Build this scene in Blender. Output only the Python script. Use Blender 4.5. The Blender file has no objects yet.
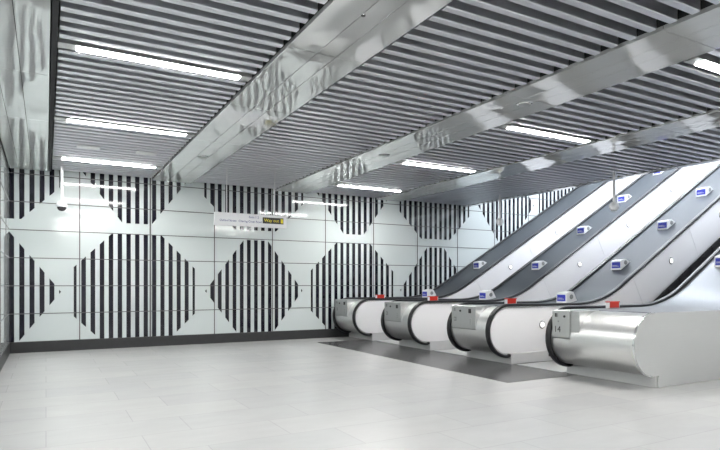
import bpy, bmesh, math, random
from mathutils import Vector, Matrix
random.seed(4)
S = bpy.context.scene
COL = S.collection
PI = math.pi

# ------------------------------------------------------------------ materials
MATS = {}
def mat(name, col, rough=0.5, metal=0.0, spec=0.5, emit=None, estr=0.0, coat=0.0, aniso=0.0):
    m = bpy.data.materials.new(name); m.use_nodes = True
    b = m.node_tree.nodes['Principled BSDF']
    b.inputs['Base Color'].default_value = (*col, 1)
    b.inputs['Roughness'].default_value = rough
    b.inputs['Metallic'].default_value = metal
    b.inputs['Specular IOR Level'].default_value = spec
    b.inputs['Coat Weight'].default_value = coat
    b.inputs['Coat Roughness'].default_value = 0.04
    if aniso: b.inputs['Anisotropic'].default_value = aniso
    if emit:
        b.inputs['Emission Color'].default_value = (*emit, 1)
        b.inputs['Emission Strength'].default_value = estr
    MATS[name] = m
    return m
def nodes(m):
    nt = m.node_tree
    return nt, nt.nodes, nt.links, nt.nodes['Principled BSDF']
def add_noise(m, scale=(1,1,1), nscale=5.0, amt=0.1, rough_amt=0.0, bump=0.0, detail=4.0):
    """multiply base colour by a noise of its own, vary roughness, bump"""
    nt, N, L, b = nodes(m)
    tc = N.new('ShaderNodeTexCoord'); mp = N.new('ShaderNodeMapping')
    mp.inputs['Scale'].default_value = scale
    L.new(tc.outputs['Object'], mp.inputs['Vector'])
    nz = N.new('ShaderNodeTexNoise'); nz.inputs['Scale'].default_value = nscale
    nz.inputs['Detail'].default_value = detail
    L.new(mp.outputs['Vector'], nz.inputs['Vector'])
    if amt:
        mx = N.new('ShaderNodeMix'); mx.data_type = 'RGBA'
        c = b.inputs['Base Color'].default_value
        mx.inputs[6].default_value = (*[max(0, v*(1-amt)) for v in c[:3]], 1)
        mx.inputs[7].default_value = (*[min(1, v*(1+amt)) for v in c[:3]], 1)
        L.new(nz.outputs['Fac'], mx.inputs[0]); L.new(mx.outputs[2], b.inputs['Base Color'])
    if rough_amt:
        r = b.inputs['Roughness'].default_value
        mr = N.new('ShaderNodeMapRange')
        mr.inputs['To Min'].default_value = max(0, r-rough_amt); mr.inputs['To Max'].default_value = r+rough_amt
        L.new(nz.outputs['Fac'], mr.inputs['Value']); L.new(mr.outputs['Result'], b.inputs['Roughness'])
    if bump:
        bp = N.new('ShaderNodeBump'); bp.inputs['Strength'].default_value = 1.0
        bp.inputs['Distance'].default_value = bump
        L.new(nz.outputs['Fac'], bp.inputs['Height']); L.new(bp.outputs['Normal'], b.inputs['Normal'])
    return m

M_glass = add_noise(mat('white_enamel', (.63,.685,.685), .06, 0, .5), nscale=.6, amt=.015, bump=.0006, detail=1)
M_black = add_noise(mat('black_enamel', (.008,.007,.016), .06, 0, .5), nscale=.6, amt=.1, bump=.0006, detail=1)
M_joint = mat('steel_joint', (.10,.10,.10), .45, .3)
M_gap = mat('dark_gap', (.02,.02,.022), .8)
M_skirt = add_noise(mat('charcoal_stone', (.028,.029,.031), .5), nscale=9, amt=.25)
M_soffit = add_noise(mat('soffit_metal', (.83,.845,.845), .04, .5, .5), nscale=2.4, amt=.03, bump=.006, detail=1.5)
M_baffle = add_noise(mat('baffle_aluminium', (.74,.755,.80), .33, .82), scale=(.3,6,6), nscale=4, amt=.05)
M_void = mat('ceiling_void', (.015,.016,.018), .9)
M_plaster = add_noise(mat('white_plaster', (.8,.82,.82), .5), nscale=2, amt=.02)
M_shaft = add_noise(mat('shaft_ceiling_grey', (.2,.215,.24), .6), nscale=2, amt=.04)
M_steel = add_noise(mat('brushed_steel', (.74,.745,.74), .33, .92), scale=(30,.4,30), nscale=3, amt=.05, rough_amt=.03)
M_steelx = add_noise(mat('brushed_steel_plate', (.76,.765,.765), .36, .85), scale=(1,1,40), nscale=4, amt=.03, rough_amt=.03)
M_plate = add_noise(mat('satin_plate', (.55,.56,.56), .38, .8), nscale=30, amt=.03)
M_deck = add_noise(mat('deck_metal', (.060,.069,.080), .40, .1, .22), scale=(.6,30,1), nscale=6, amt=.08, rough_amt=.05)
M_decklight = add_noise(mat('deck_steel', (.25,.265,.285), .36, .5), scale=(.6,30,1), nscale=6, amt=.05)
M_panel = add_noise(mat('balustrade_white', (.93,.925,.94), .32, .0, .4), nscale=3, amt=.015)
M_rail = mat('handrail_rubber', (.012,.012,.014), .28)
M_plinth = add_noise(mat('plinth_satin', (.72,.72,.725), .35, .3), nscale=6, amt=.04)
M_ring = mat('spot_ring', (.32,.32,.33), .4, .6)
M_trimsteel = mat('trim_steel', (.7,.71,.72), .2, 1.0)
M_step = add_noise(mat('step_metal', (.035,.036,.038), .5, .4), scale=(1,80,1), nscale=5, amt=.3)
M_brush = mat('black_brush', (.015,.015,.016), .8)
M_white = add_noise(mat('white_plastic', (.80,.81,.83), .35), nscale=20, amt=.02)
M_blue = mat('notice_blue', (.03,.045,.42), .3)
M_red = mat('stop_red', (.60,.03,.015), .35)
M_grey = mat('grey_disc', (.30,.31,.31), .5)
M_dark = mat('dark_mark', (.03,.03,.032), .5)
M_yellow = mat('sign_yellow', (.85,.72,.03), .4)
M_text = mat('text_blue', (.03,.04,.25), .5)
M_lamp = mat('lamp_diffuser', (.9,.9,.9), .4, emit=(1,.985,.96), estr=31)
M_shaftlamp = mat('shaft_lamp_diffuser', (.9,.9,.9), .4, emit=(.88,.93,1.0), estr=27)
M_spot = mat('spot_lens', (.9,.9,.9), .3, emit=(1,.98,.95), estr=.5)
M_dome = mat('smoked_dome', (.05,.045,.05), .08)

# floor: pale stone planks in courses, and the dark escalator landing
def stone(name, c1, c2, mortar, rough, bw, rh, msize):
    m = mat(name, c1, rough)
    nt, N, L, b = nodes(m)
    tc = N.new('ShaderNodeTexCoord')
    br = N.new('ShaderNodeTexBrick')
    br.inputs['Color1'].default_value = (*c1, 1); br.inputs['Color2'].default_value = (*c2, 1)
    br.inputs['Mortar'].default_value = (*mortar, 1)
    br.inputs['Scale'].default_value = 1.0
    br.inputs['Mortar Size'].default_value = msize; br.inputs['Mortar Smooth'].default_value = .3
    br.inputs['Brick Width'].default_value = bw; br.inputs['Row Height'].default_value = rh
    br.offset = .37; br.offset_frequency = 2
    L.new(tc.outputs['Object'], br.inputs['Vector'])
    mp = N.new('ShaderNodeMapping'); mp.inputs['Scale'].default_value = (.8, 1.8, 1)
    L.new(tc.outputs['Object'], mp.inputs['Vector'])
    nz = N.new('ShaderNodeTexNoise'); nz.inputs['Scale'].default_value = 2.0; nz.inputs['Detail'].default_value = 4
    nz.inputs['Roughness'].default_value = .65
    L.new(mp.outputs['Vector'], nz.inputs['Vector'])
    cr = N.new('ShaderNodeMapRange'); cr.inputs['From Min'].default_value = .25; cr.inputs['From Max'].default_value = .75
    cr.inputs['To Min'].default_value = .95; cr.inputs['To Max'].default_value = 1.03
    L.new(nz.outputs['Fac'], cr.inputs['Value'])
    mx = N.new('ShaderNodeMix'); mx.data_type = 'RGBA'; mx.blend_type = 'MULTIPLY'; mx.inputs[0].default_value = 1
    L.new(br.outputs['Color'], mx.inputs[6]); L.new(cr.outputs['Result'], mx.inputs[7])
    L.new(mx.outputs[2], b.inputs['Base Color'])
    mr = N.new('ShaderNodeMapRange'); mr.inputs['To Min'].default_value = rough-.02; mr.inputs['To Max'].default_value = rough+.03
    return m
M_floor = stone('pale_stone_floor', (.545,.545,.54), (.51,.515,.515), (.45,.45,.45), .25, 1.2, .6, .005)
M_landing = stone('dark_stone_floor', (.085,.085,.088), (.077,.077,.08), (.06,.06,.06), .26, .9, .6, .004)

# ------------------------------------------------------------------ helpers
def tag(o, label=None, cat=None, group=None, kind=None):
    if label: o['label'] = label
    if cat: o['category'] = cat
    if group: o['group'] = group
    if kind: o['kind'] = kind
    return o
def link(name, bm, m, parent=None, loc=None, smooth=None):
    me = bpy.data.meshes.new(name)
    bmesh.ops.recalc_face_normals(bm, faces=bm.faces)
    bm.to_mesh(me); bm.free()
    ms = m if isinstance(m, (list, tuple)) else [m]
    for x in ms: me.materials.append(x)
    if smooth is not None:
        for p in me.polygons: p.use_smooth = True
        try: me.set_sharp_from_angle(angle=math.radians(smooth))
        except Exception: pass
    o = bpy.data.objects.new(name, me); COL.objects.link(o)
    if parent is not None: o.parent = parent
    if loc is not None: o.location = loc
    return o
def empty(name, loc=(0,0,0)):
    o = bpy.data.objects.new(name, None); COL.objects.link(o)
    o.location = loc; o.empty_display_size = .1
    return o
def box(bm, x0, x1, y0, y1, z0, z1, bev=0.0, mi=0):
    r = bmesh.ops.create_cube(bm, size=1.0)
    vs = r['verts']
    for v in vs:
        v.co = Vector((x0+(v.co.x+.5)*(x1-x0), y0+(v.co.y+.5)*(y1-y0), z0+(v.co.z+.5)*(z1-z0)))
    fs = {f for v in vs for f in v.link_faces}
    for f in fs: f.material_index = mi
    if bev:
        es = list({e for v in vs for e in v.link_edges})
        bmesh.ops.bevel(bm, geom=es, offset=bev, segments=2, affect='EDGES', profile=.5)
def bxo(name, x0, x1, y0, y1, z0, z1, m, parent=None, bev=0.0):
    bm = bmesh.new(); box(bm, x0, x1, y0, y1, z0, z1, bev)
    return link(name, bm, m, parent)
def prism_y(bm, pts, y0, y1, bev=0.0):
    """closed polygon in XZ extruded along Y"""
    a = [bm.verts.new((x, y0, z)) for x, z in pts]
    b = [bm.verts.new((x, y1, z)) for x, z in pts]
    n = len(pts)
    bm.faces.new(a); bm.faces.new(b[::-1])
    for i in range(n):
        j = (i+1) % n
        bm.faces.new((a[i], b[i], b[j], a[j]))
    if bev:
        es = [e for e in bm.edges if len(e.link_faces) == 2 and e.calc_face_angle(0) > .9]
        bmesh.ops.bevel(bm, geom=es, offset=bev, segments=2, affect='EDGES', profile=.5)
def cyl(bm, c, axis, r0, r1, h, seg=24):
    """cone/cylinder from c along axis"""
    ax = Vector(axis).normalized()
    q = Vector((0,0,1)).rotation_difference(ax).to_matrix().to_4x4()
    mtx = Matrix.Translation(Vector(c)+ax*h/2) @ q
    bmesh.ops.create_cone(bm, cap_ends=True, segments=seg, radius1=r0, radius2=r1, depth=h, matrix=mtx)
def lathe(bm, prof, c, seg=28):
    rings = []
    for r, z in prof:
        rings.append([bm.verts.new((c[0]+r*math.cos(2*PI*k/seg), c[1]+r*math.sin(2*PI*k/seg), c[2]+z)) for k in range(seg)])
    for a, b in zip(rings, rings[1:]):
        for k in range(seg):
            bm.faces.new((a[k], a[(k+1)%seg], b[(k+1)%seg], b[k]))
    bm.faces.new(rings[0]); bm.faces.new(rings[-1][::-1])
def text(name, s, size, m, parent, loc, rot, depth=.001, align='LEFT'):
    cu = bpy.data.curves.new(name, 'FONT'); cu.body = s; cu.size = size; cu.extrude = depth
    cu.align_x = align; cu.align_y = 'CENTER'
    t = bpy.data.objects.new(name, cu); COL.objects.link(t)
    dg = bpy.context.evaluated_depsgraph_get()
    me = bpy.data.meshes.new_from_object(t.evaluated_get(dg))
    bpy.data.objects.remove(t); me.materials.clear(); me.materials.append(m)
    o = bpy.data.objects.new(name, me); COL.objects.link(o)
    o.parent = parent; o.location = loc; o.rotation_euler = rot
    return o
ONES = ['','first','second','third','fourth','fifth','sixth','seventh','eighth','ninth','tenth','eleventh','twelfth','thirteenth',
 'fourteenth','fifteenth','sixteenth','seventeenth','eighteenth','nineteenth']
def ordinal(n):
    if n < 20: return ONES[n]
    t = {2:('twentieth','twenty'),3:('thirtieth','thirty'),4:('fortieth','forty'),5:('fiftieth','fifty'),6:('sixtieth','sixty')}[n//10]
    return t[0] if n % 10 == 0 else t[1]+'-'+ONES[n % 10]

# ------------------------------------------------------------------ setting
XL, YB, H = -0.66, 13.16, 3.68          # left wall, back wall, soffit height
XE, YN, XR, ZV = 10.82, 4.56, 19.7, 4.15
YF = -4.5
def struct(o): o['kind'] = 'structure'; return o

struct(bxo('floor', XL-.3, XR+.3, YF-.3, YB+.3, -.15, 0, M_floor))
lx0, lx1, ly0, ly1 = 5.6, 9.6, 5.83, 12.12
# inlaid dark landing slab, set 2 mm proud of the pale stone
struct(bxo('trim_4', lx0, lx1, ly0, ly1, -.02, .002, M_landing))

# --- back wall : backing, enamel panels with striped motifs, steel joints
wall = struct(bxo('wall_back', XL-.3, XR+.3, YB, YB+.3, -.15, 10.2, M_gap))
VX = [-.81, .615, 2.015, 3.435, 4.862, 6.305, 7.747, 9.19] + [10.63+1.44*k for k in range(8)]
ZJ = [.215] + [.782+.5617*k for k in range(18)]
bm = bmesh.new()
box(bm, XL, XR, YB-.02, YB+.01, .2, 10.1)
link('panelling', bm, M_glass, wall)
def clip_poly(cx, cz, shape, r):
    """outline function: half height of the motif at horizontal offset d"""
    def oct_(d):
        d = abs(d); k = r*math.tan(PI/8)
        return r if d <= k else max(0, r-(d-k))
    def hexa(d):
        d = abs(d); k = .30
        return r if d <= k else max(0, r*(r*1.0-d)/(r-k))
    return oct_ if shape == 'o' else hexa
bm = bmesh.new()
PITCH = .176
zlo, zhi = .215, 9.9
def stripe(cx, cz, f, a, b, brk):
    xs = sorted({a, b} | {k for k in brk if a < k < b})
    top, bot = [], []
    for x in xs:
        h = f(x-cx)
        top.append((x, min(zhi, cz+h))); bot.append((x, max(zlo, cz-h)))
    pts = bot + top[::-1]
    out = []
    for p in pts:
        if not out or (abs(p[0]-out[-1][0])+abs(p[1]-out[-1][1])) > 1e-4: out.append(p)
    if len(out) > 1 and abs(out[0][0]-out[-1][0])+abs(out[0][1]-out[-1][1]) < 1e-4: out.pop()
    if len(out) < 3: return
    if max(p[1] for p in out)-min(p[1] for p in out) < .07: return
    prism_y(bm, out, YB-.0235, YB-.019)
for row in range(3):
    cz = 1.22+2.70*row
    for i in range(-1, 8):
        cx = 1.745+2.695*i
        shape = 'o' if (i+row) % 2 == 0 else 'h'
        r = 1.24 if shape == 'o' else 1.22
        f = clip_poly(cx, cz, shape, r)
        k = r*math.tan(PI/8) if shape == 'o' else .30
        brk = [cx-k, cx+k]
        n = 7
        for j in range(-n, n+1):
            a = cx+PITCH*(j-.25); b = a+PITCH*.5
            a = max(a, cx-r, XL+.005); b = min(b, cx+r, XR-.01)
            if b-a > .004: stripe(cx, cz, f, a, b, brk)
link('striped_motif', bm, M_black, wall)
bm = bmesh.new()
for z in ZJ: box(bm, XL, XR, YB-.027, YB-.018, z-.008, z+.008)
for q, x in enumerate(VX):
    if x > XL:
        w = .016 if q == 2 else .010
        box(bm, x-w, x+w, YB-.0265, YB-.018, .215, 10.0)
link('panel_joint', bm, M_joint, wall)
struct(bxo('baseboard_back', XL, 12.0, YB-.035, YB-.005, 0, .215, M_skirt))

# --- left wall
wl = struct(bxo('wall_left', XL-.3, XL, YF, YB+.02, -.15, ZV+.2, M_gap))
bm = bmesh.new(); box(bm, XL-.01, XL+.02, YF+.01, YB-.02, .2, H-.02)
link('panelling', bm, M_glass, wl)
bm = bmesh.new()
for z in ZJ:
    if z < H-.05: box(bm, XL+.018, XL+.027, YF+.01, YB-.03, z-.006, z+.006)
for k in range(12):
    y = YB-1.0-1.44*k
    if y > YF: box(bm, XL+.018, XL+.0265, y-.006, y+.006, .215, H-.03)
link('panel_joint', bm, M_joint, wl)
struct(bxo('baseboard_left', XL, XL+.035, YF, YB-.03, 0, .215, M_skirt))

# --- unseen enclosure of the hall and of the escalator shaft
struct(bxo('wall_front', XL-.3, XE+.2, YF-.3, YF, -.15, ZV+.2, M_plaster))
struct(bxo('wall_right', XE, XE+.25, YF, YN-.2, -.15, ZV+.2, M_plaster))
struct(bxo('wall_shaft', XE, XR+.3, YN-.2, YN, -.15, 10.2, M_plaster))
struct(bxo('wall_top', XR, XR+.3, YN, YB, -.15, 10.2, M_plaster))
struct(bxo('ceiling', XL-.3, XE+.16, YF-.3, YB, ZV, ZV+.2, M_void))
struct(bxo('trim_5', XE, XE+.16, YN+.005, YB-.03, H, ZV+.5, M_soffit))
bm = bmesh.new()
TAN = math.tan(math.radians(30))
prism_y(bm, [(XE+.1, 4.62), (XR+.1, 4.62+(XR-XE)*TAN), (XR+.1, 4.82+(XR-XE)*TAN), (XE+.1, 4.82)], YN, YB)
struct(link('ceiling_shaft', bm, M_shaft))

# --- flat soffits (bulkheads) running to the back wall
def bulkhead(name, x0, x1, joints, y0=YF):
    w = empty(name); struct(w)
    bm = bmesh.new(); box(bm, x0+.004, x1-.004, y0, YB-.03, H+.012, ZV-.001)
    link('backing', bm, M_gap, w)
    xs = [x0]+joints+[x1]
    ys = []
    y = YB-.03; step = 2.0
    while y > y0+.05:
        ys.append((max(y0, y-step), y)); y -= step
    bm = bmesh.new()
    for a, b in zip(xs, xs[1:]):
        for c, d in ys:
            box(bm, a+.003, b-.003, c+.003, d-.003, H, H+.04)
    link('soffit_panel', bm, M_soffit, w)
    return w
bulkhead('trim_1', 2.05, 2.90, [2.37, 2.58])
bulkhead('trim_2', 4.90, 5.77, [5.22, 5.44])
bulkhead('trim_3', 7.83, 8.62, [8.12, 8.34])
bulkhead('trim_6', XL+.03, .035, [-.465, -.24])
struct(bxo('trim_7', .045, .095, YF, YB-.03, H+.004, ZV-.001, M_gap))

# ------------------------------------------------------------------ ceiling baffles
BAYS = [('bay beside the left soffit', .110, 2.02, 1, 3.9),
        ('bay between the first and second bulkheads', 2.93, 4.87, 0, 2.2),
        ('bay between the second and third bulkheads', 5.80, 7.80, 1, 1.9),
        ('bay above the escalators', 8.65, XE-.02, 0, 3.0)]
BP, BY0 = .1979, 6.18
for bi, (bname, x0, x1, lamps, ymin) in enumerate(BAYS):
    bm = bmesh.new(); L = x1-x0
    # folded channel: underside, two webs and inward top lips
    w, hgt, t = .039, .150, .004
    prof = [(-w,hgt),(-w,.008),(-w+.008,0),(w-.008,0),(w,.008),(w,hgt),(w-.02,hgt),(w-.02,hgt-t),(w-t,hgt-t),(w-t,.01),(w-.012,t),
            (-w+.012,t),(-w+t,.01),(-w+t,hgt-t),(-w+.02,hgt-t),(-w+.02,hgt)]
    a = [bm.verts.new((0, y, z)) for y, z in prof]; b = [bm.verts.new((L, y, z)) for y, z in prof]
    n = len(prof)
    for i in range(n):
        j = (i+1) % n; bm.faces.new((a[i], b[i], b[j], a[j]))
    bm.faces.new(a); bm.faces.new(b[::-1])
    k = 34; cnt = 0; proto = None
    while True:
        y = BY0+BP*k
        k -= 1
        if y > YB-.06: continue
        if y < ymin: break
        if lamps and (k+1) % 14 == 0: continue
        cnt += 1
        if proto is None:
            o = proto = link('ceiling_baffle', bm, M_baffle, None, (x0, y, H+.012))
        else:
            o = proto.copy(); COL.objects.link(o); o.location = (x0, y, H+.012)
        tag(o, f'slim grey ceiling baffle, {ordinal(cnt)} from the tiled wall, {bname}', 'ceiling baffle', 'ceiling baffles, '+bname)
    # dark carrier runner the baffles clip to
    for q, xx in enumerate((x0+.012, x1-.012)):
        struct(bxo('trim_%d' % (10+bi*2+q), xx-.012, xx+.012, ymin-.2, YB-.05, H+.164, ZV-.001, M_gap))

# ------------------------------------------------------------------ linear lamps
def lamp(x0, x1, y, label):
    r = empty('ceiling_lamp', (x0, y, H+.0)); L = x1-x0
    bm = bmesh.new(); box(bm, 0, L, -.074, .074, .004, .15, .004)
    link('lamp_housing', bm, M_plate, r)
    bm = bmesh.new(); box(bm, .16, L-.13, -.055, .055, -.002, .02, .001)
    link('diffuser', bm, M_lamp, r)
    tag(r, label, 'lamp', 'linear ceiling lamps')
    return r
for bay, (x0, x1) in {'left': (.10, 2.02), 'mid': (5.81, 7.79)}.items():
    where = 'left bay' if bay == 'left' else 'bay before the third bulkhead'
    dist = ['nearest the tiled wall', 'in the middle row', 'third from the tiled wall', 'fourth from the tiled wall', 'fifth from the tiled wall', 'sixth from the tiled wall']
    for q in range(6):
        y = 11.72-2.77*q
        lamp(x0, x1, y, f'long linear ceiling lamp {dist[q] if q != 1 else "second from the tiled wall"} in the {where}')

# shaft lamps on the sloping ceiling (out of frame, they light the escalators)
for q, y in enumerate((6.55, 8.9, 11.25)):
    bm = bmesh.new()
    r = empty('shaft_lamp', (11.2, y, 4.62+.35*TAN-.02))
    for nm, hw, z0, z1, m in (('lamp_housing', .09, -.0, -.08, M_plate), ('diffuser', .06, -.08, -.10, M_shaftlamp)):
        bm = bmesh.new()
        prism_y(bm, [(0, z1), (7.6, 7.6*TAN+z1), (7.6, 7.6*TAN+z0), (0, z0)], -hw, hw)
        link(nm, bm, m, r)
    tag(r, ['long strip lamp above the nearest escalator in the shaft',
            'long strip lamp above the middle escalator in the shaft', 'long strip lamp above the farthest escalator in the shaft'][q], 'lamp', 'shaft strip lamps')

# ------------------------------------------------------------------ escalator balustrades
CX, CZ, RD = 6.90, .575, .42
ZD = CZ+RD                                   # deck level .995
XK, RB = 9.32, 2.6                           # knee and bend radius
XEND = XR-.1
def top_path(off=0.0, x_start=CX, n=14):
    """points + normals of the deck line (offset outward), from x_start to the end"""
    pts = []
    t = RB*math.tan(math.radians(15))
    pts.append((x_start, ZD, 0.0))
    xa = XK-t
    for k in range(n+1):
        a = math.radians(30)*k/n
        pts.append((xa+RB*math.sin(a), ZD+RB*(1-math.cos(a)), a))
    x1 = XEND; zl = pts[-1]
    pts.append((x1, zl[1]+(x1-zl[0])*TAN, math.radians(30)))
    return [(x-off*math.sin(a), z+off*math.cos(a), a) for x, z, a in pts]
def arc(r, a0=-90, a1=90, n=28):
    """front arc from below the drum round to the top (x,z,normal angle)"""
    out = []
    for k in range(n+1):
        th = math.radians(a0+(a1-a0)*k/n)
        out.append((CX-r*math.cos(th), CZ+r*math.sin(th)))
    return out
def dense(xs, off):
    """deck line z,normal at given arclength-like parameter x along the zero offset line"""
    t = RB*math.tan(math.radians(15)); xa = XK-t; xb = XK+t*math.cos(math.radians(30))
    out = []
    for x in xs:
        if x <= xa: z, a = ZD, 0
        elif x < xb:
            a = math.asin((x-xa)/RB); z = ZD+RB*(1-math.cos(a))
        else:
            a = math.radians(30); z = ZD+(x-XK)*TAN
        out.append((x-off*math.sin(a), z+off*math.cos(a)))
    return out
def ladder(a, b, step=.08):
    n = max(1, int((b-a)/step)); return [a+(b-a)*k/n for k in range(n+1)]
def strip_solid(bm, xs, o1, o2, y0, y1):
    """solid between normal offsets o1 and o2 of the deck line, across y0..y1"""
    A = dense(xs, o1); B = dense(xs, o2)
    prev = None
    for (ax, az), (bx_, bz) in zip(A, B):
        q = [bm.verts.new((ax, y0, az)), bm.verts.new((ax, y1, az)), bm.verts.new((bx_, y1, bz)), bm.verts.new((bx_, y0, bz))]
        if prev:
            for i in range(4):
                j = (i+1) % 4; bm.faces.new((prev[i], q[i], q[j], prev[j]))
        else: bm.faces.new(q)
        prev = q
    bm.faces.new(prev[::-1])
def sweep(bm, path, sec):
    """sweep a section (n along normal, y) along an XZ path"""
    prev = None
    for i, (x, z) in enumerate(path):
        p = path[max(0, i-1)]; q = path[min(len(path)-1, i+1)]
        t = Vector((q[0]-p[0], q[1]-p[1])).normalized(); nx, nz = -t.y, t.x
        ring = [bm.verts.new((x+nx*n, y, z+nz*n)) for n, y in sec]
        if prev:
            m = len(ring)
            for k in range(m):
                j = (k+1) % m; bm.faces.new((prev[k], ring[k], ring[j], prev[j]))
        else: bm.faces.new(ring)
        prev = ring
    bm.faces.new(prev[::-1])
def handrail(parent, y):
    path = [(CX+.05, CZ-.425), (CX+.02, CZ-.428)] + arc(.435, -90, 90, 30)
    path += dense(ladder(CX+.1, XEND, .1), .435-RD)
    sec = []
    for k in range(14):
        th = 2*PI*k/14
        c, s = math.cos(th), math.sin(th)
        sec.append((.027*math.copysign(abs(s)**.6, s), y+.044*math.copysign(abs(c)**.6, c)))
    bm = bmesh.new(); sweep(bm, path, sec)
    o = link('handrail', bm, M_rail, parent, smooth=50)
    bm = bmesh.new()
    g = arc(.405, -88, 90, 30)+dense(ladder(CX+.1, XEND, .1), .405-RD)
    sweep(bm, g, [(.010, y-.022), (.010, y+.022), (-.012, y+.022), (-.012, y-.022)])
    link('handrail_guide', bm, M_trimsteel, o, smooth=50)
JOINTS = [8.45, 10.25, 12.15, 14.05, 15.95, 17.85, XEND]
LIGHTS = [7.72, 9.45, 11.35, 13.22, 15.1, 17.0]
def side_panels(parent, y, outward, spots=True):
    """white inner panels; face towards outward (-1 = to the viewer's side)"""
    y0, y1 = (y, y+.02)
    g = .004
    bm = bmesh.new()
    d = arc(.385, -90, 90, 28)
    prism_y(bm, [(JOINTS[0]-g, .19)]+[(CX, .19)]+d+[(JOINTS[0]-g, ZD-.035)], y0, y1)
    link('balustrade_panel', bm, M_panel, parent, smooth=30)
    for a, b in zip(JOINTS, JOINTS[1:]):
        bm = bmesh.new(); strip_solid(bm, ladder(a+g, b-g, .08), -.035, -.86, y0, y1)
        link('balustrade_panel', bm, M_panel, parent, smooth=30)
    if spots:
        for x in LIGHTS:
            px, pz = dense([x], -.34)[0]
            yy = y0 if outward < 0 else y1
            bm = bmesh.new(); cyl(bm, (px, yy, pz), (0, outward, 0), .075, .066, .012, 28)
            s = link('spotlight', bm, M_ring, parent, smooth=40)
            bm = bmesh.new(); cyl(bm, (px, yy+outward*.010, pz), (0, outward, 0), .052, .045, .008, 24)
            link('lens', bm, M_spot, s, smooth=40)
def marks(parent, fx, ya, yb, num):
    """switches and symbols on the vertical control plate (front at x=fx)"""
    w = ya-yb
    def sq(name, u, z, su, sz, m, d=.006):
        yc = ya-u*w
        bm = bmesh.new(); box(bm, fx-d, fx+.004, yc-su/2, yc+su/2, z-sz/2, z+sz/2, .0015)
        return link(name, bm, m, parent)
    if num:
        text('plate_number', '14', .13, M_dark, parent, (fx-.0015, ya-.30*w, .71), (PI/2, 0, -PI/2), .001, 'CENTER')
        sq('indicator', .22, .92, .035, .055, M_dark); sq('indicator', .30, .92, .02, .055, M_grey)
        cylm = bmesh.new(); cyl(cylm, (fx, ya-.72*w, .905), (-1,0,0), .018, .016, .012); link('key_switch', cylm, M_dark, parent)
        cylm = bmesh.new(); cyl(cylm, (fx, ya-.36*w, .83), (-1,0,0), .012, .010, .008); link('key_switch', cylm, M_grey, parent)
    else:
        sq('key_switch', .78, .905, .06, .075, M_dark, .012)
        sq('indicator', .14, .92, .05, .06, M_grey)
        sq('indicator', .16, .75, .07, .075, M_grey); sq('indicator', .16, .75, .03, .035, M_plate, .009)
        cylm = bmesh.new(); cyl(cylm, (fx, ya-.38*w, .90), (-1,0,0), .020, .018, .012); link('key_switch', cylm, M_dark, parent)
        sq('indicator', .80, .72, .055, .13, M_plate, .004)
        for q in range(3): sq('indicator', .80, .68+.035*q, .035, .012, M_grey, .006)
def island(yf, yn, label, last=False, num=False, wallside=False):
    r = empty('escalator_balustrade', (0, 0, 0))
    tag(r, label, 'escalator balustrade', 'escalator balustrades')
    ya, yb = yf+.0, yn-.0                     # handrail centre lines: far, near
    y_far = ya-.045; y_near = (yb if last else yb+.045)
    # drum : D-section body with a short flat back
    bm = bmesh.new()
    prism_y(bm, [(CX+.25, CZ-RD+.03)]+arc(.41, -90, 90, 40)+[(CX+.25, ZD-.01)], y_near if not last else y_near+.01, y_far)
    link('newel_drum', bm, M_steel, r, smooth=25)
    bm = bmesh.new(); strip_solid(bm, ladder(CX+.02, XEND, .08), .0, -.03, (yb+.022 if not last else yn), ya-.022)
    link('deck', bm, M_decklight if last else M_deck, r, smooth=25)
    # plinth
    bm = bmesh.new(); box(bm, CX+.05, 8.6, (yb-.05) if not last else yn+.012, ya+.08, .0025, .185, .006)
    link('plinth', bm, M_plinth, r)
    # vertical control plate
    fx = 6.475; pa = ya-.07; pb = (ya-.72) if not last else (ya-.38)
    fx = CX-.425
    bm = bmesh.new(); prism_y(bm, [(fx, .60), (fx, ZD-.012), (fx+.012, ZD), (CX+.05, ZD), (CX+.05, .80), (fx+.03, .56)], pb, pa)
    cp = link('control_plate', bm, M_plate, r)
    if last:
        bm = bmesh.new(); prism_y(bm, [(fx+.03, .60), (fx+.03, ZD-.012), (CX+.05, ZD-.004), (CX+.05, .80)], pb-.15, pb-.004)
        link('side_plate', bm, M_plate, r)
    marks(cp, fx, pa, pb, num)
    if not wallside: 
        handrail(r, ya)
    else:
        handrail(r, ya)
    side_panels(r, ya+.0, 1, False)
    if not last:
        handrail(r, yb)
        side_panels(r, yb-.02, -1, True)
        bm = bmesh.new(); box(bm, 7.85, 8.55, yb-.062, yb-.048, .085, .135)
        link('skirt_brush', bm, M_brush, r)
    else:
        # wide steel shell closing the open side
        bm = bmesh.new()
        xs = ladder(CX, 13.2, .1)
        top = dense(xs, 0.0)
        pts = [(13.2, .003), (CX+.10, .003), (CX+.10, .165)] + arc(RD, -84, 90, 40) + top[1:]
        prism_y(bm, pts, yn-.012, yn+.008)
        link('side_shell', bm, M_steelx, r, smooth=25)
        bm = bmesh.new(); sweep(bm, arc(RD+.004, -84, 92, 36), [(.004, yn-.016), (.004, yn+.012), (-.012, yn+.012), (-.012, yn-.016)])
        link('edge_trim', bm, M_trimsteel, r, smooth=40)
    return r
island(12.98, 11.90, 'steel escalator newel and balustrade set against the striped tiled wall', wallside=True)
island(10.58, 9.53, 'steel twin-handrail escalator balustrade, second out from the striped tiled wall')
island(8.24, 7.20, 'steel twin-handrail escalator balustrade beside the broad brushed steel drum')
CX = 6.97
island(5.96, 4.58, 'broad brushed steel drum and shell of the nearest escalator, marked 14', last=True, num=True)

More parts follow.
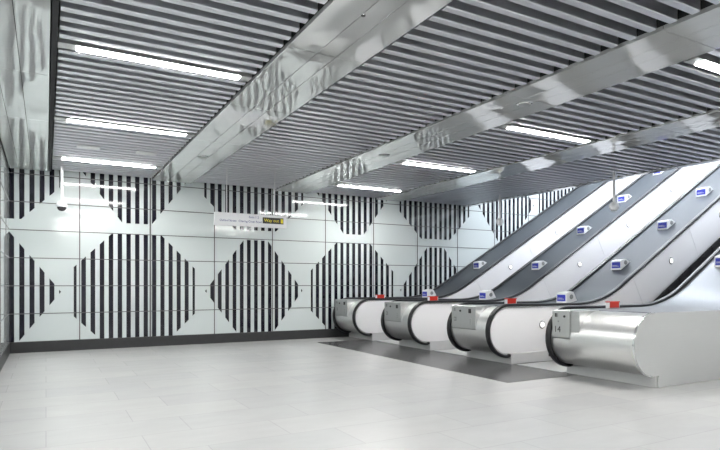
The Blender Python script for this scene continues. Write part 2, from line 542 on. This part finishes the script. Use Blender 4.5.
# ------------------------------------------------------------------ escalator step runs
for q, (yn, yf, lab) in enumerate(((9.62+.98, 11.90, 'farthest'), (7.25+1.06, 9.53, 'middle'), (6.02, 7.20, 'nearest'))):
    r = empty('escalator', (0, 0, 0))
    tag(r, {'farthest': 'farthest escalator, grey steps rising beside the striped tiled wall', 'middle': 'middle escalator, grey steps rising between two twin-handrail balustrades',
            'nearest': 'nearest escalator, grey steps rising behind the broad steel drum'}[lab], 'escalator', 'escalators')
    y0, y1 = yn+.10, yf-.12
    bm = bmesh.new(); box(bm, 7.0, 8.3, y0, y1, .0025, .012, .002); link('landing_plate', bm, M_steelx, r)
    bm = bmesh.new(); box(bm, 8.3, 8.45, y0, y1, .0025, .02, .003); link('comb_plate', bm, M_yellow, r)
    for yy in (y0-.018, y1+.004):
        bm = bmesh.new(); strip_solid(bm, ladder(9.0, XEND-.7, .08), -1.0, -.70, yy, yy+.014); link('skirt_panel', bm, M_brush, r, smooth=30)
    x, z = 8.45, .01
    k = 0
    while x < XEND-.5:
        tread = .40; 
        if k > 1: z += .40*TAN*(.5 if k == 2 else 1)
        bm = bmesh.new()
        zb = max(.003, z-.40)
        box(bm, x+.002, min(x+tread, XEND), y0, y1, zb if zb < z-.005 else z-.006, z+.004, .002)
        link('step', bm, M_step, r)
        x += tread; k += 1

# ------------------------------------------------------------------ notice wedges and stop boxes on the decks
isl_name = {1: 'deck against the striped wall', 2: 'second deck from the striped wall', 3: 'third deck from the striped wall', 4: 'nearest deck'}
def notice(x, yc, label):
    (px, pz) = dense([x], 0.0)[0]
    r = empty('deck_notice', (px, yc, pz))
    on_flat = x < 8.4
    W = .12
    # side outline: vertical face, sloping back, foot on the deck
    f = lambda u: dense([x+u], 0)[0][1]-pz+.003
    pts = [(.22, f(.22)), (.15, f(.15)), (.07, f(.07)), (0, f(0)), (0, .19), (.03, .205), (.16, max(.23, f(.16)+.13)), (.21, max(.21, f(.21)+.09)), (.30, f(.30)+.004)]
    bm = bmesh.new(); prism_y(bm, pts, -W, W, .006)
    link('notice_block', bm, M_white, r)
    bm = bmesh.new(); box(bm, -.006, .002, -.100, .100, .04, .165, .002)
    b = link('notice_face', bm, M_blue, r)
    bm = bmesh.new()
    box(bm, -.008, -.004, -.07, .085, .075, .083); box(bm, -.008, -.004, -.03, .085, .095, .101)
    link('notice_lines', bm, M_white, b)
    cz = (f(.14)+max(.22, f(.15)+.13))/2+.005
    bm = bmesh.new(); cyl(bm, (.145, -W+.002, cz), (0,-1,0), .048, .044, .010, 24)
    link('round_badge', bm, M_grey, r)
    tag(r, label, 'notice', 'blue notices on the escalator decks')
order = ['lowest', 'second lowest', 'third up', 'fourth up', 'fifth up', 'sixth up']
for isl, (yc, xs) in {1: (12.45, [8.95, 10.75]), 2: (10.08, [8.9, 10.6, 12.25, 13.9, 15.5]), 3: (7.74, [8.85, 10.5, 12.1, 13.6]), 4: (5.62, [10.5])}.items():
    for q, x in enumerate(xs):
        notice(x, yc, f'{order[q]} blue and white notice block on the {isl_name[isl]}' if isl != 4 else 'blue and white notice block on the deck at the right edge')
def stopbox(x, yc, label):
    r = empty('stop_box', (x, yc, ZD))
    bm = bmesh.new(); box(bm, 0, .26, -.03, .03, .001, .105, .008); link('stop_box_body', bm, M_white, r)
    bm = bmesh.new(); box(bm, .022, .238, -.036, -.025, .012, .100, .004); f = link('stop_box_face', bm, M_red, r)
    bm = bmesh.new(); box(bm, -.004, .264, -.034, .034, .096, .112, .005); link('stop_box_lid', bm, M_red, r)
    return tag(r, label, 'emergency stop box', 'red stop boxes on the escalator decks')
stopbox(7.5, 12.60, 'red emergency stop box on the deck beside the striped tiled wall')
stopbox(7.5, 10.30, 'red emergency stop box on the second deck out from the striped wall')
stopbox(7.58, 7.95, 'red emergency stop box on the deck left of the broad steel drum')
stopbox(7.55, 5.72, 'bright red emergency stop box on top of the broad steel drum deck')

# ------------------------------------------------------------------ hanging sign
sg = empty('hanging_sign', (2.87, 11.0, 2.535))
tag(sg, 'long white hanging station sign with a black and yellow way out panel', 'sign')
bm = bmesh.new(); box(bm, 0, 1.50, -.03, .03, 0, .255, .006); link('sign_board', bm, M_white, sg)
bm = bmesh.new(); box(bm, .98, 1.43, -.034, -.02, .08, .205, .002); wp = link('way_out_panel', bm, M_dark, sg)
text('way_out_text', 'Way out', .09, M_yellow, wp, (1.01, -.036, .143), (PI/2, 0, 0))
bm = bmesh.new(); box(bm, 1.37, 1.42, -.037, -.033, .10, .185); link('arrow_square', bm, M_yellow, wp)
text('sign_text', 'Exits 1 2', .06, M_text, sg, (.90, -.032, .19), (PI/2, 0, 0), .001, 'RIGHT')
text('sign_text', 'Oxford Street', .058, M_text, sg, (.10, -.032, .10), (PI/2, 0, 0))
text('sign_text', 'Charing Cross Road', .058, M_text, sg, (.48, -.032, .10), (PI/2, 0, 0))
for x in (.25, 1.25):
    bm = bmesh.new(); cyl(bm, (x, 0, .25), (0,0,1), .008, .008, H+.012-2.535-.25, 10); link('hanger_rod', bm, M_white, sg)

# ------------------------------------------------------------------ dome cameras on drop poles
def dome(x, y, z, label, lens=M_dome):
    r = empty('dome_camera', (x, y, z)); Ht = H+.03-z
    bm = bmesh.new(); cyl(bm, (0,0,.06), (0,0,1), .028, .028, Ht-.06, 16); link('drop_pole', bm, M_white, r, smooth=40)
    bm = bmesh.new(); lathe(bm, [(.03,.105),(.06,.095),(.088,.065),(.10,.03),(.10,.0),(.095,-.01)], (0,0,0)); link('camera_housing', bm, M_white, r, smooth=40)
    bm = bmesh.new(); lathe(bm, [(.085,-.005),(.082,-.03),(.07,-.058),(.045,-.08),(.012,-.09)], (0,0,0)); link('dome_lens', bm, lens, r, smooth=60)
    tag(r, label, 'security camera', 'dome cameras')
dome(.27, 12.513, 2.90, 'white dome security camera on a drop pole near the left wall')
dome(10.2, 7.565, 2.96, 'white dome security camera on a drop pole above the nearest escalators', M_white)
dome(10.23, 10.93, 2.98, 'white dome security camera on a drop pole in front of the striped wall', M_white)

# small ceiling fittings
def fitting(x0, x1, y, label):
    r = empty('ceiling_fitting', (x0, y, H)); L = x1-x0
    bm = bmesh.new(); box(bm, 0, L, -.09, .09, -.012, .012, .004); link('cover_plate', bm, M_white, r)
    bm = bmesh.new(); box(bm, .03, L-.03, -.065, .065, -.016, -.008, .002); link('grille', bm, M_plaster, r)
    tag(r, label, 'ceiling fitting', 'small ceiling fittings')
fitting(.45, .80, 10.5, 'small white rectangular ceiling fitting between lamps, nearer the left soffit')
fitting(1.38, 1.71, 10.5, 'small white rectangular ceiling fitting between lamps, nearer the first bulkhead')
def disc(x, y, r0, m, label, name, cat):
    r = empty(name, (x, y, H))
    bm = bmesh.new(); cyl(bm, (0,0,.001), (0,0,-1), r0, r0*.93, .008, 32); link('trim_ring', bm, M_trimsteel, r, smooth=40)
    bm = bmesh.new(); cyl(bm, (0,0,-.006), (0,0,-1), r0*.84, r0*.80, .005, 32); link('cover', bm, m, r, smooth=40)
    tag(r, label, cat)
disc(5.36, 5.28, .10, M_soffit, 'flush round metal loudspeaker in the second bulkhead, nearer the viewer', 'ceiling_speaker', 'loudspeaker')
disc(5.27, 8.56, .10, M_grey, 'flush grey round loudspeaker in the second bulkhead, farther away', 'ceiling_speaker', 'loudspeaker')
disc(2.38, 4.21, .022, M_dark, 'tiny dark round sensor in the first bulkhead', 'ceiling_sensor', 'sensor')
disc(2.47, 10.25, .09, M_grey, 'flush grey round loudspeaker in the first bulkhead near the tiled wall', 'ceiling_speaker', 'loudspeaker')

# ------------------------------------------------------------------ world, camera, view
w = bpy.data.worlds.new('World'); S.world = w; w.use_nodes = True
w.node_tree.nodes['Background'].inputs['Color'].default_value = (.7,.75,.8,1)
w.node_tree.nodes['Background'].inputs['Strength'].default_value = .3
cam = bpy.data.cameras.new('camera'); co = bpy.data.objects.new('camera', cam); COL.objects.link(co)
co.location = (0, 0, 1.36)
co.rotation_euler = (PI/2, 0, -math.radians(29.15))
cam.sensor_width = 36; cam.lens = 563/720*36; cam.shift_y = 60/720; cam.clip_start = .05
S.camera = co
S.view_settings.view_transform = 'Standard'; S.view_settings.look = 'None'
S.view_settings.gamma = 1; S.view_settings.use_curve_mapping = False
S.view_settings.exposure = 1.95
S.cycles.use_denoising = True
S.cycles.caustics_reflective = False; S.cycles.max_bounces = 10; S.cycles.diffuse_bounces = 6; S.cycles.glossy_bounces = 5
S.cycles.sample_clamp_indirect = 8
